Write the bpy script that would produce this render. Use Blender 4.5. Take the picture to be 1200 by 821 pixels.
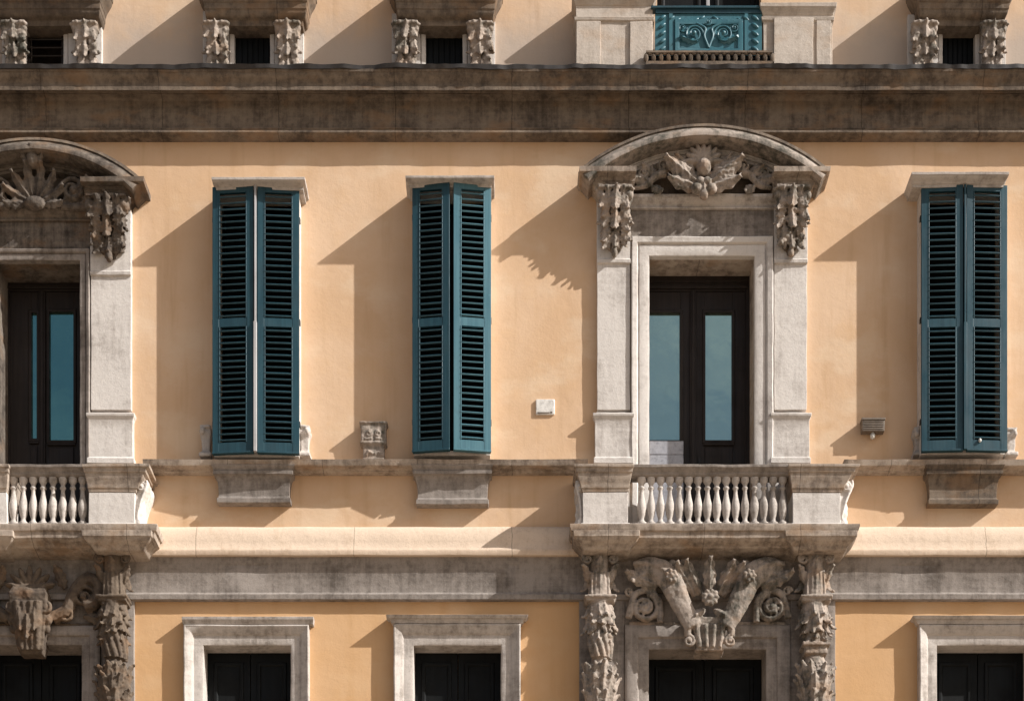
import bpy, bmesh, math, random
from mathutils import Vector, Matrix, noise
R = math.radians
random.seed(7)
scene = bpy.context.scene
for o in list(bpy.data.objects):
    bpy.data.objects.remove(o)
COL = scene.collection

# ------------------------------------------------------------------ camera
CAMZ, D, HY = 1.6, 20.0, 1445.0          # eye height, metres to the wall, eye level in photo rows
def X(px, p=0.0): return (px - 600) / 100 * (D - p) / D          # p = how far it stands out of the wall
def Z(py, p=0.0): return CAMZ + (HY - py) / 100 * (D - p) / D
cam_d = bpy.data.cameras.new('Camera')
cam = bpy.data.objects.new('Camera', cam_d); COL.objects.link(cam)
cam.location = (0, -D, CAMZ); cam.rotation_euler = (R(90), 0, 0)
cam_d.sensor_width = 36; cam_d.lens = 36 * D / 12.0
cam_d.shift_y = (HY - 410.5) / 1200.0
cam_d.clip_end = 2000
scene.camera = cam

# ------------------------------------------------------------------ sky, sun, exposure
SUN = Vector((2.7, -1.0, 2.0)).normalized()           # towards the sun
world = bpy.data.worlds.new('World'); scene.world = world
world.use_nodes = True
wn = world.node_tree
sky = wn.nodes.new('ShaderNodeTexSky'); sky.sky_type = 'NISHITA'; sky.sun_disc = False
sky.sun_elevation = math.asin(SUN.z); sky.sun_rotation = math.atan2(SUN.x, SUN.y)
sky.dust_density = 4.0; sky.ozone_density = .7
bg = wn.nodes['Background']; bg.inputs['Strength'].default_value = 0.068
tc = wn.nodes.new('ShaderNodeTexCoord'); mp = wn.nodes.new('ShaderNodeMapping'); mp.inputs['Scale'].default_value = (1, 1, 4)
cn = wn.nodes.new('ShaderNodeTexNoise'); cn.inputs['Scale'].default_value = 3.2; cn.inputs['Detail'].default_value = 7
mr = wn.nodes.new('ShaderNodeMapRange'); mr.interpolation_type = 'SMOOTHSTEP'
mr.inputs[1].default_value = .42; mr.inputs[2].default_value = .72; mr.inputs[3].default_value = 0; mr.inputs[4].default_value = .55
mx = wn.nodes.new('ShaderNodeMix'); mx.data_type = 'RGBA'; mx.inputs[7].default_value = (7.5, 7.3, 7.0, 1)   # thin bright cloud, unseen, added to vary the glass reflections
wn.links.new(tc.outputs['Generated'], mp.inputs[0]); wn.links.new(mp.outputs[0], cn.inputs['Vector']); wn.links.new(cn.outputs['Fac'], mr.inputs[0])
wn.links.new(mr.outputs[0], mx.inputs[0]); wn.links.new(sky.outputs[0], mx.inputs[6]); wn.links.new(mx.outputs[2], bg.inputs[0])
sl = bpy.data.lights.new('Sun', 'SUN'); sl.energy = 4.9; sl.angle = R(0.5); sl.color = (1, 0.98, 0.945)
so = bpy.data.objects.new('Sun', sl); COL.objects.link(so)
so.rotation_euler = (-SUN).to_track_quat('-Z', 'Y').to_euler(); so.location = (20, -10, 30)
vs = scene.view_settings
vs.view_transform = 'Standard'; vs.look = 'None'; vs.exposure = 0.55; vs.gamma = 1.0; vs.use_curve_mapping = False
scene.render.resolution_x = 1024; scene.render.resolution_y = 700

# ------------------------------------------------------------------ materials
class NT:
    def __init__(self, name):
        self.m = bpy.data.materials.new(name); self.m.use_nodes = True
        self.t = self.m.node_tree; self.b = self.t.nodes['Principled BSDF']
        self.pos = self.t.nodes.new('ShaderNodeNewGeometry').outputs['Position']
    def link(self, a, b): self.t.links.new(a, b)
    def noise(self, scale, detail=6, rough=.6, stretch=None, dist=0.0):
        n = self.t.nodes.new('ShaderNodeTexNoise')
        n.inputs['Scale'].default_value = scale; n.inputs['Detail'].default_value = detail
        n.inputs['Roughness'].default_value = rough; n.inputs['Distortion'].default_value = dist
        v = self.pos
        if stretch:
            mp = self.t.nodes.new('ShaderNodeMapping'); mp.inputs['Scale'].default_value = stretch
            self.link(v, mp.inputs[0]); v = mp.outputs[0]
        self.link(v, n.inputs['Vector']); return n.outputs['Fac']
    def ramp(self, fac, lo, hi, a=0.0, b=1.0):
        n = self.t.nodes.new('ShaderNodeMapRange'); n.interpolation_type = 'SMOOTHSTEP'
        n.inputs[1].default_value = lo; n.inputs[2].default_value = hi
        n.inputs[3].default_value = a; n.inputs[4].default_value = b
        self.link(fac, n.inputs[0]); return n.outputs[0]
    def math(self, op, a, b):
        n = self.t.nodes.new('ShaderNodeMath'); n.operation = op; n.use_clamp = False
        for i, v in enumerate((a, b)):
            if isinstance(v, (int, float)): n.inputs[i].default_value = v
            else: self.link(v, n.inputs[i])
        return n.outputs[0]
    def mix(self, fac, a, b):
        n = self.t.nodes.new('ShaderNodeMix'); n.data_type = 'RGBA'
        if isinstance(fac, (int, float)): n.inputs[0].default_value = fac
        else: self.link(fac, n.inputs[0])
        for i, v in ((6, a), (7, b)):
            if isinstance(v, tuple): n.inputs[i].default_value = (*v, 1)
            else: self.link(v, n.inputs[i])
        return n.outputs[2]
    def z(self):
        s = self.t.nodes.new('ShaderNodeSeparateXYZ'); self.link(self.pos, s.inputs[0]); return s.outputs[2]
    def bump(self, h, strength, dist=0.01, prev=None):
        n = self.t.nodes.new('ShaderNodeBump'); n.inputs['Strength'].default_value = strength
        n.inputs['Distance'].default_value = dist
        self.link(h, n.inputs['Height'])
        if prev is not None: self.link(prev, n.inputs['Normal'])
        self.link(n.outputs[0], self.b.inputs['Normal']); return n.outputs[0]
    def done(self, col, rough=.85, spec=.3, metal=0.0):
        if isinstance(col, tuple): self.b.inputs['Base Color'].default_value = (*col, 1)
        else: self.link(col, self.b.inputs['Base Color'])
        if isinstance(rough, (int, float)): self.b.inputs['Roughness'].default_value = rough
        else: self.link(rough, self.b.inputs['Roughness'])
        self.b.inputs['Specular IOR Level'].default_value = spec
        self.b.inputs['Metallic'].default_value = metal
        return self.m

def stone_mat(name, base, dirt, lo, hi, warm=None, pits=.5, joint=0):
    t = NT(name)
    big = t.noise(1.7, 9, .68, None, .3)
    streak = t.noise(1.0, 7, .65, (13, 13, .9))
    bands = t.noise(1.0, 6, .65, (.8, .8, 16))
    mid = t.noise(15, 8, .72)
    d = t.math('ADD', t.math('MULTIPLY', big, .40), t.math('ADD', t.math('MULTIPLY', streak, .25),
        t.math('ADD', t.math('MULTIPLY', bands, .12), t.math('MULTIPLY', mid, .23))))
    f = t.ramp(d, lo, hi)
    c = t.mix(f, base, dirt)
    if warm: c = t.mix(t.ramp(t.noise(2.3, 6, .6, (1, 1, 2)), .5, .68, 0, .6), c, warm)
    fine = t.noise(55, 8, .75)
    c = t.mix(t.ramp(fine, .52, .72, 0, .35), c, tuple(x * .45 for x in dirt))
    sp = t.noise(24, 5, .7)
    c = t.mix(t.ramp(sp, .60, .70, 0, .35 * pits), c, tuple(min(1, x * 1.25) for x in base))
    if joint:
        sx = t.t.nodes.new('ShaderNodeSeparateXYZ'); t.link(t.pos, sx.inputs[0])
        wob = t.math('ADD', sx.outputs[0], t.math('MULTIPLY', t.math('SUBTRACT', t.noise(9, 4, .6), .5), .03))
        pp = t.math('PINGPONG', wob, joint)
        c = t.mix(t.ramp(pp, .0, .007, .7, 0), c, tuple(x * .35 for x in dirt))
    n = t.bump(mid, .35, .02)
    n = t.bump(fine, .35 * pits + .1, .006, n)
    return t.done(c, .9, .2)

def stucco_mat():
    t = NT('ochre_stucco')
    big = t.noise(.55, 7, .6, None, .6)
    mid = t.noise(2.6, 7, .65)
    streak = t.noise(1.0, 6, .6, (4.5, 4.5, .35))
    c = t.mix(t.ramp(big, .36, .64), (.595, .40, .25), (.66, .47, .32))
    c = t.mix(t.ramp(mid, .48, .70, 0, .45), c, (.62, .41, .24))
    c = t.mix(t.ramp(streak, .50, .74, 0, .5), c, (.45, .28, .15))
    c = t.mix(t.ramp(t.noise(9, 8, .75, (1, 1, .6)), .56, .74, 0, .30), c, (.48, .31, .18))
    c = t.mix(t.ramp(t.noise(.9, 5, .6, (1, 1, 1.6)), .50, .66, 0, .55), c, (.69, .535, .385))
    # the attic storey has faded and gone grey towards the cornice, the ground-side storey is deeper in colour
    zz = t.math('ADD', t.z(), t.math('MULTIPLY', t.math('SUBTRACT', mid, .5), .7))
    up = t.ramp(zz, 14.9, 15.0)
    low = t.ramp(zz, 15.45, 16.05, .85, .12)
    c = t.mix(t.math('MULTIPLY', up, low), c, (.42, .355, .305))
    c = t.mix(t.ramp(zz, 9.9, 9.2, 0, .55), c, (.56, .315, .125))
    fine = t.noise(38, 8, .7)
    c = t.mix(t.ramp(fine, .55, .75, 0, .18), c, (.36, .22, .12))
    n = t.bump(big, .25, .05)
    n = t.bump(mid, .30, .025, n)
    n = t.bump(fine, .22, .006, n)
    return t.done(c, .92, .15)

def wood_mat(name, a, b, rough=.45, spec=.4, bl=.2):
    t = NT(name)
    g = t.noise(1.0, 6, .65, (30, 30, 1.2))
    s = t.noise(3.5, 6, .6)
    c = t.mix(t.ramp(g, .35, .7), a, b)
    c = t.mix(t.ramp(s, .52, .75, 0, .45), c, tuple(x * .6 for x in a))
    c = t.mix(t.ramp(t.noise(18, 6, .75), .62, .75, 0, .45), c, tuple(min(1, x * 1.9 + .01) for x in b))
    t.bump(g, bl, .004)
    return t.done(c, t.ramp(s, .3, .7, rough - .08, rough + .15), spec)

M = {}
M['stucco'] = stucco_mat()
M['pale'] = stone_mat('pale_limestone', (.61, .565, .525), (.35, .31, .28), .47, .66, None, .4)
M['mid'] = stone_mat('grey_limestone', (.32, .28, .25), (.115, .096, .082), .42, .64, None, .6)
M['frieze'] = stone_mat('streaked_limestone', (.33, .285, .25), (.12, .10, .085), .40, .60, None, .6)
M['soiled_shade'] = stone_mat('soiled_shade_limestone', (.20, .165, .135), (.045, .036, .030), .40, .60, (.2, .125, .075), .8)  # dirt, plus vignette shade of the left bay put into the colour
M['soot_shade'] = stone_mat('soot_shade_limestone', (.15, .115, .085), (.06, .045, .036), .40, .62, (.20, .12, .07), .6)  # soot, plus recess and vignette shade put into the colour
M['dark'] = stone_mat('weathered_limestone', (.22, .172, .130), (.060, .046, .037), .40, .62, (.24, .15, .088), .7, .68)
M['carved'] = stone_mat('carved_limestone', (.36, .30, .255), (.07, .066, .053), .44, .60, (.32, .225, .16), 1.0)
M['aged'] = stone_mat('aged_limestone', (.52, .47, .43), (.21, .18, .155), .45, .64, None, .8)
M['ledge'] = stone_mat('ledge_stone', (.45, .375, .31), (.14, .108, .085), .43, .62, (.34, .225, .14), .8, .55)
M['attic'] = stone_mat('dusty_limestone', (.50, .435, .375), (.30, .25, .205), .44, .64, (.44, .34, .26), .4)
M['cream'] = stone_mat('limewashed_band', (.66, .52, .40), (.44, .32, .22), .47, .68, None, .3, .92)
M['teal'] = wood_mat('teal_paint', (.011, .042, .058), (.018, .062, .082), .45, .4)
M['teal_sunlit'] = wood_mat('sunlit_teal_paint', (.050, .130, .165), (.072, .17, .205), .45, .4)  # lighter copy of the teal: sun on the turned leaf painted in
M['teal_light'] = wood_mat('teal_enamel', (.030, .110, .142), (.045, .145, .175), .40, .5, .1)
M['brown'] = wood_mat('dark_brown_wood', (.016, .0115, .0095), (.025, .018, .0145), .5, .25)
M['black'] = wood_mat('black_green_paint', (.0035, .0042, .0045), (.006, .0068, .0072), .55, .16)
M['greypaint'] = wood_mat('grey_painted_wood', (.36, .35, .35), (.45, .44, .44), .5, .4, .1)
def glass(name, col):
    t = NT(name); w = t.noise(2.2, 3, .5); t.bump(w, .10, .03)
    c = t.mix(t.ramp(t.noise(5, 6, .7), .45, .75, 0, .25), col, tuple(x * .8 for x in col))
    return t.done(c, t.ramp(t.noise(8, 6, .7), .4, .7, .02, .10), .6, .9)
M['glass'] = glass('window_glass', (.40, .555, .49)); M['glass_deep'] = glass('tinted_window_glass', (.17, .37, .34))
def plain(name, col, rough=.6, metal=0.0):
    t = NT(name); f = t.noise(20, 6, .7)
    c = t.mix(t.ramp(f, .4, .75), col, tuple(x * .6 for x in col)); t.bump(f, .15, .004)
    return t.done(c, rough, .4, metal)
M['lead'] = plain('lead_flashing', (.045, .040, .038), .6, .2)
M['iron'] = plain('wrought_iron', (.03, .027, .025), .5, .5)
M['plastic'] = plain('white_plastic', (.72, .69, .65), .5)
M['panel'] = plain('grey_board', (.34, .345, .38), .45)
M['sensor'] = plain('brown_metal_case', (.17, .135, .105), .55)
M['bulb'] = plain('frosted_glass', (.62, .60, .56), .25)
def paving():
    t = NT('stone_paving')
    br = t.t.nodes.new('ShaderNodeTexBrick'); br.inputs['Scale'].default_value = 1.6
    br.inputs['Color1'].default_value = (.29, .225, .16, 1); br.inputs['Color2'].default_value = (.34, .265, .19, 1)
    br.inputs['Mortar'].default_value = (.12, .11, .10, 1); br.inputs['Mortar Size'].default_value = .012
    t.link(t.pos, br.inputs['Vector'])
    c = t.mix(t.ramp(t.noise(2, 7, .7), .45, .75, 0, .5), br.outputs[0], (.24, .19, .14))
    return t.done(c, .85, .3)
M['paving'] = paving()

# ------------------------------------------------------------------ mesh helpers
def finish(me, angle=38):
    bm = bmesh.new(); bm.from_mesh(me)
    bmesh.ops.recalc_face_normals(bm, faces=bm.faces)
    ca = R(angle)
    for f in bm.faces: f.smooth = True
    for e in bm.edges:
        e.smooth = not (len(e.link_faces) == 2 and e.calc_face_angle(0) > ca)
    bm.to_mesh(me); bm.free()

WORN = {'pale', 'mid', 'dark', 'aged', 'ledge', 'attic', 'carved', 'soiled_shade', 'frieze', 'soot_shade'}
def wear_edges(bm):
    for lim, cuts in ((.9, 5), (.26, 3)):
        es = [e for e in bm.edges if e.calc_length() > lim]
        if es and len(bm.edges) < 6000: bmesh.ops.subdivide_edges(bm, edges=es, cuts=cuts, use_grid_fill=True)
    for v in bm.verts:
        c = v.co
        if c.y < .015:
            v.co = c + Vector((noise.noise((c.x * 4, c.y * 4, c.z * 4)), noise.noise((c.x * 5 + 9, c.y * 5, c.z * 5)) * .8, noise.noise((c.x * 4, c.y * 4 + 7, c.z * 4)))) * .0055 \
                 + Vector((noise.noise(c * 17), 0, noise.noise(c * 17 + Vector((5, 5, 5))))) * .0022

def obj(name, bm, mat, parent=None, bevel=0.0, angle=38, label=None):
    if mat in WORN and bevel and not name.endswith(('course', 'cornice', 'frieze')): wear_edges(bm)
    me = bpy.data.meshes.new(name); bm.to_mesh(me); bm.free()
    finish(me, angle); me.materials.append(M[mat] if isinstance(mat, str) else mat)
    o = bpy.data.objects.new(name, me); COL.objects.link(o); o.parent = parent
    if bevel:
        b = o.modifiers.new('Bevel', 'BEVEL'); b.width = bevel; b.segments = 2; b.limit_method = 'ANGLE'
        b.angle_limit = R(40); b.use_clamp_overlap = True
    if label: o['label'] = label
    return o

def carve(name, bm, mat, parent, voxel=.011, wear=.006, label=None):
    """Fuse the pieces of an ornament into one carved block."""
    bmesh.ops.recalc_face_normals(bm, faces=bm.faces)
    me = bpy.data.meshes.new('raw'); bm.to_mesh(me); bm.free()
    tmp = bpy.data.objects.new('raw', me); COL.objects.link(tmp)
    rm = tmp.modifiers.new('r', 'REMESH'); rm.mode = 'VOXEL'; rm.voxel_size = voxel
    sm = tmp.modifiers.new('s', 'SMOOTH'); sm.iterations = 1; sm.factor = .5
    dg = bpy.context.evaluated_depsgraph_get(); dg.update()
    out = bpy.data.meshes.new_from_object(tmp.evaluated_get(dg))
    bpy.data.objects.remove(tmp); bpy.data.meshes.remove(me)
    cs = [(v.co.copy(), v.normal.copy()) for v in out.vertices]
    flat = []
    for c, nr in cs:
        flat.extend(c + nr * (noise.noise(c * 9) * wear * 1.4 + noise.noise(c * 31) * wear * .7))
    out.vertices.foreach_set('co', flat); out.update()
    for p in out.polygons: p.use_smooth = True
    out.name = name; out.materials.clear(); out.materials.append(M[mat])
    o = bpy.data.objects.new(name, out); COL.objects.link(o); o.parent = parent
    if label: o['label'] = label
    return o

def B(): return bmesh.new()
def quad(bm, *pts): return bm.faces.new([bm.verts.new(p) for p in pts])
def box(bm, x0, x1, y0, y1, z0, z1, mat=None):
    v = [Vector((x, y, z)) for z in (z0, z1) for y in (y0, y1) for x in (x0, x1)]
    if mat is not None: v = [mat @ a for a in v]
    v = [bm.verts.new(a) for a in v]
    for f in ((0, 1, 3, 2), (4, 6, 7, 5), (0, 4, 5, 1), (2, 3, 7, 6), (0, 2, 6, 4), (1, 5, 7, 3)):
        bm.faces.new([v[i] for i in f])

def ogee(z0, a, z1, b, n=7, s=1.0):
    """cyma curve from (z0, a) to (z1, b)"""
    out = []
    for i in range(n + 1):
        t = i / n
        q = t * t * (3 - 2 * t)
        out.append((z0 + (z1 - z0) * t, a + (b - a) * (q * s + t * (1 - s))))
    return out
def cove(z0, a, z1, b, n=6):
    return [(z0 + (z1 - z0) * math.sin(i / n * math.pi / 2), a + (b - a) * (1 - math.cos(i / n * math.pi / 2))) for i in range(n + 1)]
def ovolo(z0, a, z1, b, n=6):
    return [(z0 + (z1 - z0) * (1 - math.cos(i / n * math.pi / 2)), a + (b - a) * math.sin(i / n * math.pi / 2)) for i in range(n + 1)]

def stack(bm, x0, x1, p, levels, sl=1.0, sr=1.0, back=.03):
    """moulded block: rings bottom to top, each (z, how much further out)"""
    rings = []
    for z, o in levels:
        xl, xr, y = x0 - o * sl, x1 + o * sr, -(p + o)
        rings.append([bm.verts.new(c) for c in ((xl, back, z), (xl, y, z), (xr, y, z), (xr, back, z))])
    for a, b in zip(rings, rings[1:]):
        for i in range(4):
            j = (i + 1) % 4
            bm.faces.new((a[i], a[j], b[j], b[i]))
    bm.faces.new(rings[0][::-1]); bm.faces.new(rings[-1])

def course(bm, x0, x1, prof, n=160, jit=.004, back=.03, seed=0.0):
    """long horizontal moulding, slightly uneven along its length; prof = [(z, p)] bottom to top"""
    prof = [(prof[0][0], -back)] + list(prof) + [(prof[-1][0], -back)]
    rows = []
    for i in range(n + 1):
        x = x0 + (x1 - x0) * i / n
        r = []
        for k, (z, p) in enumerate(prof):
            if 0 < k < len(prof) - 1:
                p2 = p + jit * noise.noise((x * 2.7, seed + k * .35, 0)) + jit * .6 * noise.noise((x * 9, seed + k * .3, 3))
                z2 = z + jit * .6 * noise.noise((x * 1.9, seed + k * .3, 7))
            else: p2, z2 = p, z
            r.append(bm.verts.new((x, -p2, z2)))
        rows.append(r)
    for a, b in zip(rows, rows[1:]):
        for k in range(len(prof)):
            l = (k + 1) % len(prof)
            bm.faces.new((a[k], b[k], b[l], a[l]))
    bm.faces.new(rows[0]); bm.faces.new(rows[-1][::-1])

def frame(bm, x0, x1, z0, z1, prof, four=False):
    """mitred surround; prof = [(distance out from the opening, p)], from the inside round to the outside"""
    rows = []
    for d, p in prof:
        pts = [(x0 - d, z0 - (d if four else 0)), (x0 - d, z1 + d), (x1 + d, z1 + d), (x1 + d, z0 - (d if four else 0))]
        rows.append([bm.verts.new((x, -p, z)) for x, z in pts])
    m = len(rows)
    for k in range(m):
        a, b = rows[k], rows[(k + 1) % m]
        for i in range(4 if four else 3):
            j = (i + 1) % 4
            bm.faces.new((a[i], a[j], b[j], b[i]))
    if not four:
        bm.faces.new([r[0] for r in rows]); bm.faces.new([r[3] for r in rows][::-1])

def arc_sweep(bm, cx, zc, a0, a1, n, prof):
    """prof = closed polygon of (radius, p), swept from angle a0 to a1 (0 = straight up)"""
    rows = []
    for i in range(n + 1):
        a = a0 + (a1 - a0) * i / n
        rows.append([bm.verts.new((cx + r * math.sin(a), -p, zc + r * math.cos(a))) for r, p in prof])
    m = len(prof)
    for a, b in zip(rows, rows[1:]):
        for k in range(m):
            l = (k + 1) % m
            bm.faces.new((a[k], b[k], b[l], a[l]))
    bm.faces.new(rows[0]); bm.faces.new(rows[-1][::-1])

def lathe(bm, c, prof, n=14, sy=1.0):
    rows = []
    for z, r in prof:
        rows.append([bm.verts.new((c[0] + r * math.cos(2 * math.pi * i / n), c[1] + sy * r * math.sin(2 * math.pi * i / n), c[2] + z)) for i in range(n)])
    for a, b in zip(rows, rows[1:]):
        for i in range(n):
            j = (i + 1) % n
            bm.faces.new((a[i], a[j], b[j], b[i]))
    bm.faces.new(rows[0][::-1]); bm.faces.new(rows[-1])

def ball(bm, c, r, mat=None, u=12, v=8):
    if isinstance(r, (int, float)): r = (r, r, r)
    m = Matrix.Translation(c) @ (mat or Matrix.Identity(4)) @ Matrix.Diagonal((*r, 1))
    bmesh.ops.create_uvsphere(bm, u_segments=u, v_segments=v, radius=1, matrix=m)

def tube(bm, pts, rad, seg=8, flat=1.0):
    """tapered tube through pts; flat squashes it along the wall's normal"""
    pts = [Vector(p) for p in pts]; n = len(pts)
    if isinstance(rad, (int, float)): rad = [rad] * n
    rows = []; prev = None
    for i in range(n):
        t = (pts[min(i + 1, n - 1)] - pts[max(i - 1, 0)]).normalized()
        if prev is None:
            a = Vector((0, -1, 0))
            if abs(a.dot(t)) > .9: a = Vector((1, 0, 0))
        else: a = prev
        a = (a - t * a.dot(t)).normalized(); b = t.cross(a); prev = a
        rows.append([bm.verts.new(pts[i] + rad[i] * (a * math.cos(2 * math.pi * k / seg) * flat + b * math.sin(2 * math.pi * k / seg))) for k in range(seg)])
    for a, b in zip(rows, rows[1:]):
        for k in range(seg):
            l = (k + 1) % seg
            bm.faces.new((a[k], a[l], b[l], b[k]))
    bm.faces.new(rows[0][::-1]); bm.faces.new(rows[-1])

def curve(pts, n=16):
    """smooth points through a few given ones (Catmull-Rom)"""
    P = [Vector(p) for p in pts]; P = [P[0] * 2 - P[1]] + P + [P[-1] * 2 - P[-2]]
    out = []
    for i in range(1, len(P) - 2):
        a, b, c, d = P[i - 1:i + 3]
        for k in range(n):
            t = k / n
            out.append(.5 * ((2 * b) + (c - a) * t + (2 * a - 5 * b + 4 * c - d) * t * t + (3 * b - a - 3 * c + d) * t ** 3))
    out.append(P[-2]); return out

def volute(bm, c, r, turns=1.6, a0=0.0, hand=1, thick=.26, flat=1.6, eye=True):
    """spiral scroll lying in the plane of the wall"""
    pts, rad = [], []
    n = int(turns * 18)
    for i in range(n + 1):
        t = i / n; a = a0 + hand * t * turns * 2 * math.pi
        rr = r * (1 - t * .78)
        pts.append((c[0] + rr * math.cos(a), c[1] - .35 * r * t, c[2] + rr * math.sin(a)))
        rad.append(r * thick * (1 - .6 * t))
    tube(bm, pts, rad, 8, flat)
    if eye: ball(bm, (c[0], c[1] - .3 * r, c[2]), r * .24)

def leaf(bm, base, up, out, L, W, curl=.6, bulge=.12, lobes=4, thick=.022, nu=16, nv=8):
    """acanthus leaf with midrib, side ribs and lobed edge, its tip curling outwards"""
    base, up, out = Vector(base), Vector(up).normalized(), Vector(out)
    out = (out - up * out.dot(up)).normalized(); side = up.cross(out)
    front, backs = [], []
    pos = base.copy()
    for i in range(nu + 1):
        u = i / nu
        th = curl * math.pi * max(0, (u - .5) / .5) ** 1.5
        d = up * math.cos(th) + out * math.sin(th); nrm = out * math.cos(th) - up * math.sin(th)
        if i: pos = pos + d * (L / nu)
        c = pos + out * (bulge * L * math.sin(math.pi * u * .9))
        w = W * max(.3, math.sin(math.pi * min(.98, u * .84 + .12))) * (1 - .30 * abs(math.sin(lobes * math.pi * u)) ** 2)
        rf, rb = [], []
        for j in range(nv + 1):
            v = j / nv * 2 - 1
            h = -W * .35 * v * v + W * .16 * math.exp(-(v / .16) ** 2) + W * .07 * math.cos((abs(v) * 2.2 - u * lobes) * math.pi * 2)
            q = c + side * (v * w) + nrm * h
            rf.append(bm.verts.new(q)); rb.append(bm.verts.new(q - nrm * thick * (1.5 - abs(v))))
        front.append(rf); backs.append(rb)
    for i in range(nu):
        for j in range(nv):
            bm.faces.new((front[i][j], front[i][j + 1], front[i + 1][j + 1], front[i + 1][j]))
            bm.faces.new((backs[i][j], backs[i + 1][j], backs[i + 1][j + 1], backs[i][j + 1]))
        bm.faces.new((front[i][0], front[i + 1][0], backs[i + 1][0], backs[i][0]))
        bm.faces.new((front[i][nv], backs[i][nv], backs[i + 1][nv], front[i + 1][nv]))
    for j in range(nv):
        bm.faces.new((front[0][j], backs[0][j], backs[0][j + 1], front[0][j + 1]))
        bm.faces.new((front[nu][j], front[nu][j + 1], backs[nu][j + 1], backs[nu][j]))

def Q(px, py, p): return Vector((X(px, p), -p, Z(py, p)))
def along(a, b): return (b - a).normalized(), (b - a).length
OUT = Vector((0, -1, 0))
def leaf_to(bm, a, b, W, **k):
    d, l = along(a, b); leaf(bm, a, d, OUT, l * 1.1, W, **k)

def rosette(bm, c, r, n=7):
    for i in range(n):
        a = 2 * math.pi * i / n
        ball(bm, (c[0] + r * .62 * math.cos(a), c[1], c[2] + r * .62 * math.sin(a)), (r * .36, r * .34, r * .29), Matrix.Rotation(-a, 4, 'Y'), 10, 6)
    ball(bm, (c[0], c[1] - r * .2, c[2]), r * .3, None, 10, 6)

# ------------------------------------------------------------------ ground
def structure(name, bm, mat):
    o = obj(name, bm, mat); o['kind'] = 'structure'; return o
bm = B(); quad(bm, (-900, -900, 0), (900, -900, 0), (900, 900, 0), (-900, 900, 0)); structure('ground', bm, 'paving')
bm = B(); box(bm, -14, 14, -1.6, .02, -.05, .13); structure('pavement', bm, 'paving')

# ------------------------------------------------------------------ the palazzo
palazzo = bpy.data.objects.new('palazzo', None); COL.objects.link(palazzo)
palazzo.empty_display_size = .5
palazzo['label'] = 'ochre stucco palazzo facade with teal shutters, carved stone pediments and balconies'
palazzo['category'] = 'building'

FLOOR1 = Z(625, .2)            # balcony floor
LOWZ = 5.6                     # sills of the storey below, under the picture
ROOF = 18.2
holes = []                     # (x0, x1, z0, z1, depth)

# -- long mouldings
XL, XR = -10.0, 10.0
p = palazzo
bm = B()
z = lambda py, pp: Z(py, pp)
course(bm, XL, XR,
       [(z(161, .09), .09), (z(157, .12), .15), (z(154.5, .12), .15), (z(154, .10), .10), (z(151.5, .11), .12), (z(150.5, .11), .12), (z(150, .085), .08),
        (z(119, .08), .08)] +
       [(zz, pp) for zz, pp in cove(z(119, .08), .08, z(112, .14), .14)] +
       [(z(111.5, .15), .165), (z(109, .17), .165), (z(108.5, .18), .19), (z(106, .19), .20), (z(105.5, .30), .298), (z(101.5, .30), .302), (z(100.8, .31), .292)] +
       ogee(z(99, .29), .285, z(85, .34), .345) + [(z(84.5, .345), .355), (z(81, .355), .36)], 200, .006, seed=1.0)
obj('main_cornice', bm, 'dark', p, .005)
bm = B()
course(bm, XL, XR, [(z(80.5, .36), .345), (z(80, .38), .375), (z(75.5, .38), .385), (z(75, .37), .36)], 560, .026, seed=5.5)
obj('cornice_flashing', bm, 'lead', p)
CTOP = z(75, .37)

# course under the shuttered windows, broken by the balconies
for xa, xb, sd in ((X(172), X(688), 2.0), (X(985), XR, 3.0)):
    bm = B()
    course(bm, xa, xb, [(z(556, .03), .03)] + ovolo(z(556, .03), .04, z(552, .08), .09) + [(z(551, .1), .1)] +
           ovolo(z(550, .11), .11, z(546, .19), .19) + [(z(545, .2), .205), (z(538, .22), .225)], int((xb - xa) * 22), .008, seed=sd)
    obj('sill_course', bm, 'ledge', p, .004)

bm = B()       # string course between the storeys
course(bm, XL, XR, [(z(652, .09), .05), (z(650, .14), .135), (z(645, .15), .15)] +
       [(z(643, .14), .145)] + cove(z(641, .13), .13, z(617, .035), .03)[::1], 200, .006, seed=4.0)
obj('string_course', bm, 'cream', p, .004)
bm = B()
course(bm, XL, XR, [(z(703, .05), .05), (z(702, .07), .075), (z(696, .07), .08), (z(694, .05), .05), (z(662, .05), .048),
                    (z(659, .05), .07), (z(653, .08), .085), (z(651.5, .09), .085)], 200, .005, seed=8.0)
obj('string_frieze', bm, 'mid', p, .004)

# ------------------------------------------------------------------ shuttered windows
def shutter_leaf(w, h, midz):
    """closed leaf in its own frame: x 0..w from the hinge, y 0 = back, front at -0.045"""
    bm = B()
    st, th = .078, .045
    rails = [(0, .13), (midz - .05, midz + .05), (h - .075, h)]
    for xa, xb in ((0, st), (w - st, w)): box(bm, xa, xb, -th, 0, 0, h)
    for za, zb in rails: box(bm, st - .001, w - st + .001, -th + .002, -.003, za, zb)
    # thin beads round both louvred fields
    for za, zb in ((.13, midz - .05), (midz + .05, h - .075)):
        for xa in (st, w - st - .012): box(bm, xa, xa + .012, -th - .004, -th + .02, za, zb)
        n = max(3, round((zb - za) / .072)); s = (zb - za) / n
        for i in range(n):
            m = Matrix.Translation((0, -th * .5, za + (i + .5) * s)) @ Matrix.Rotation(R(32 + random.uniform(-5, 5)), 4, 'X')
            box(bm, st - .004, w - st + .004, -.031, .031, -.0085, .0085, m)
    # drip rail across the foot
    box(bm, -.002, w + .002, -th - .012, -th + .004, .0, .022)
    return bm

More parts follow.
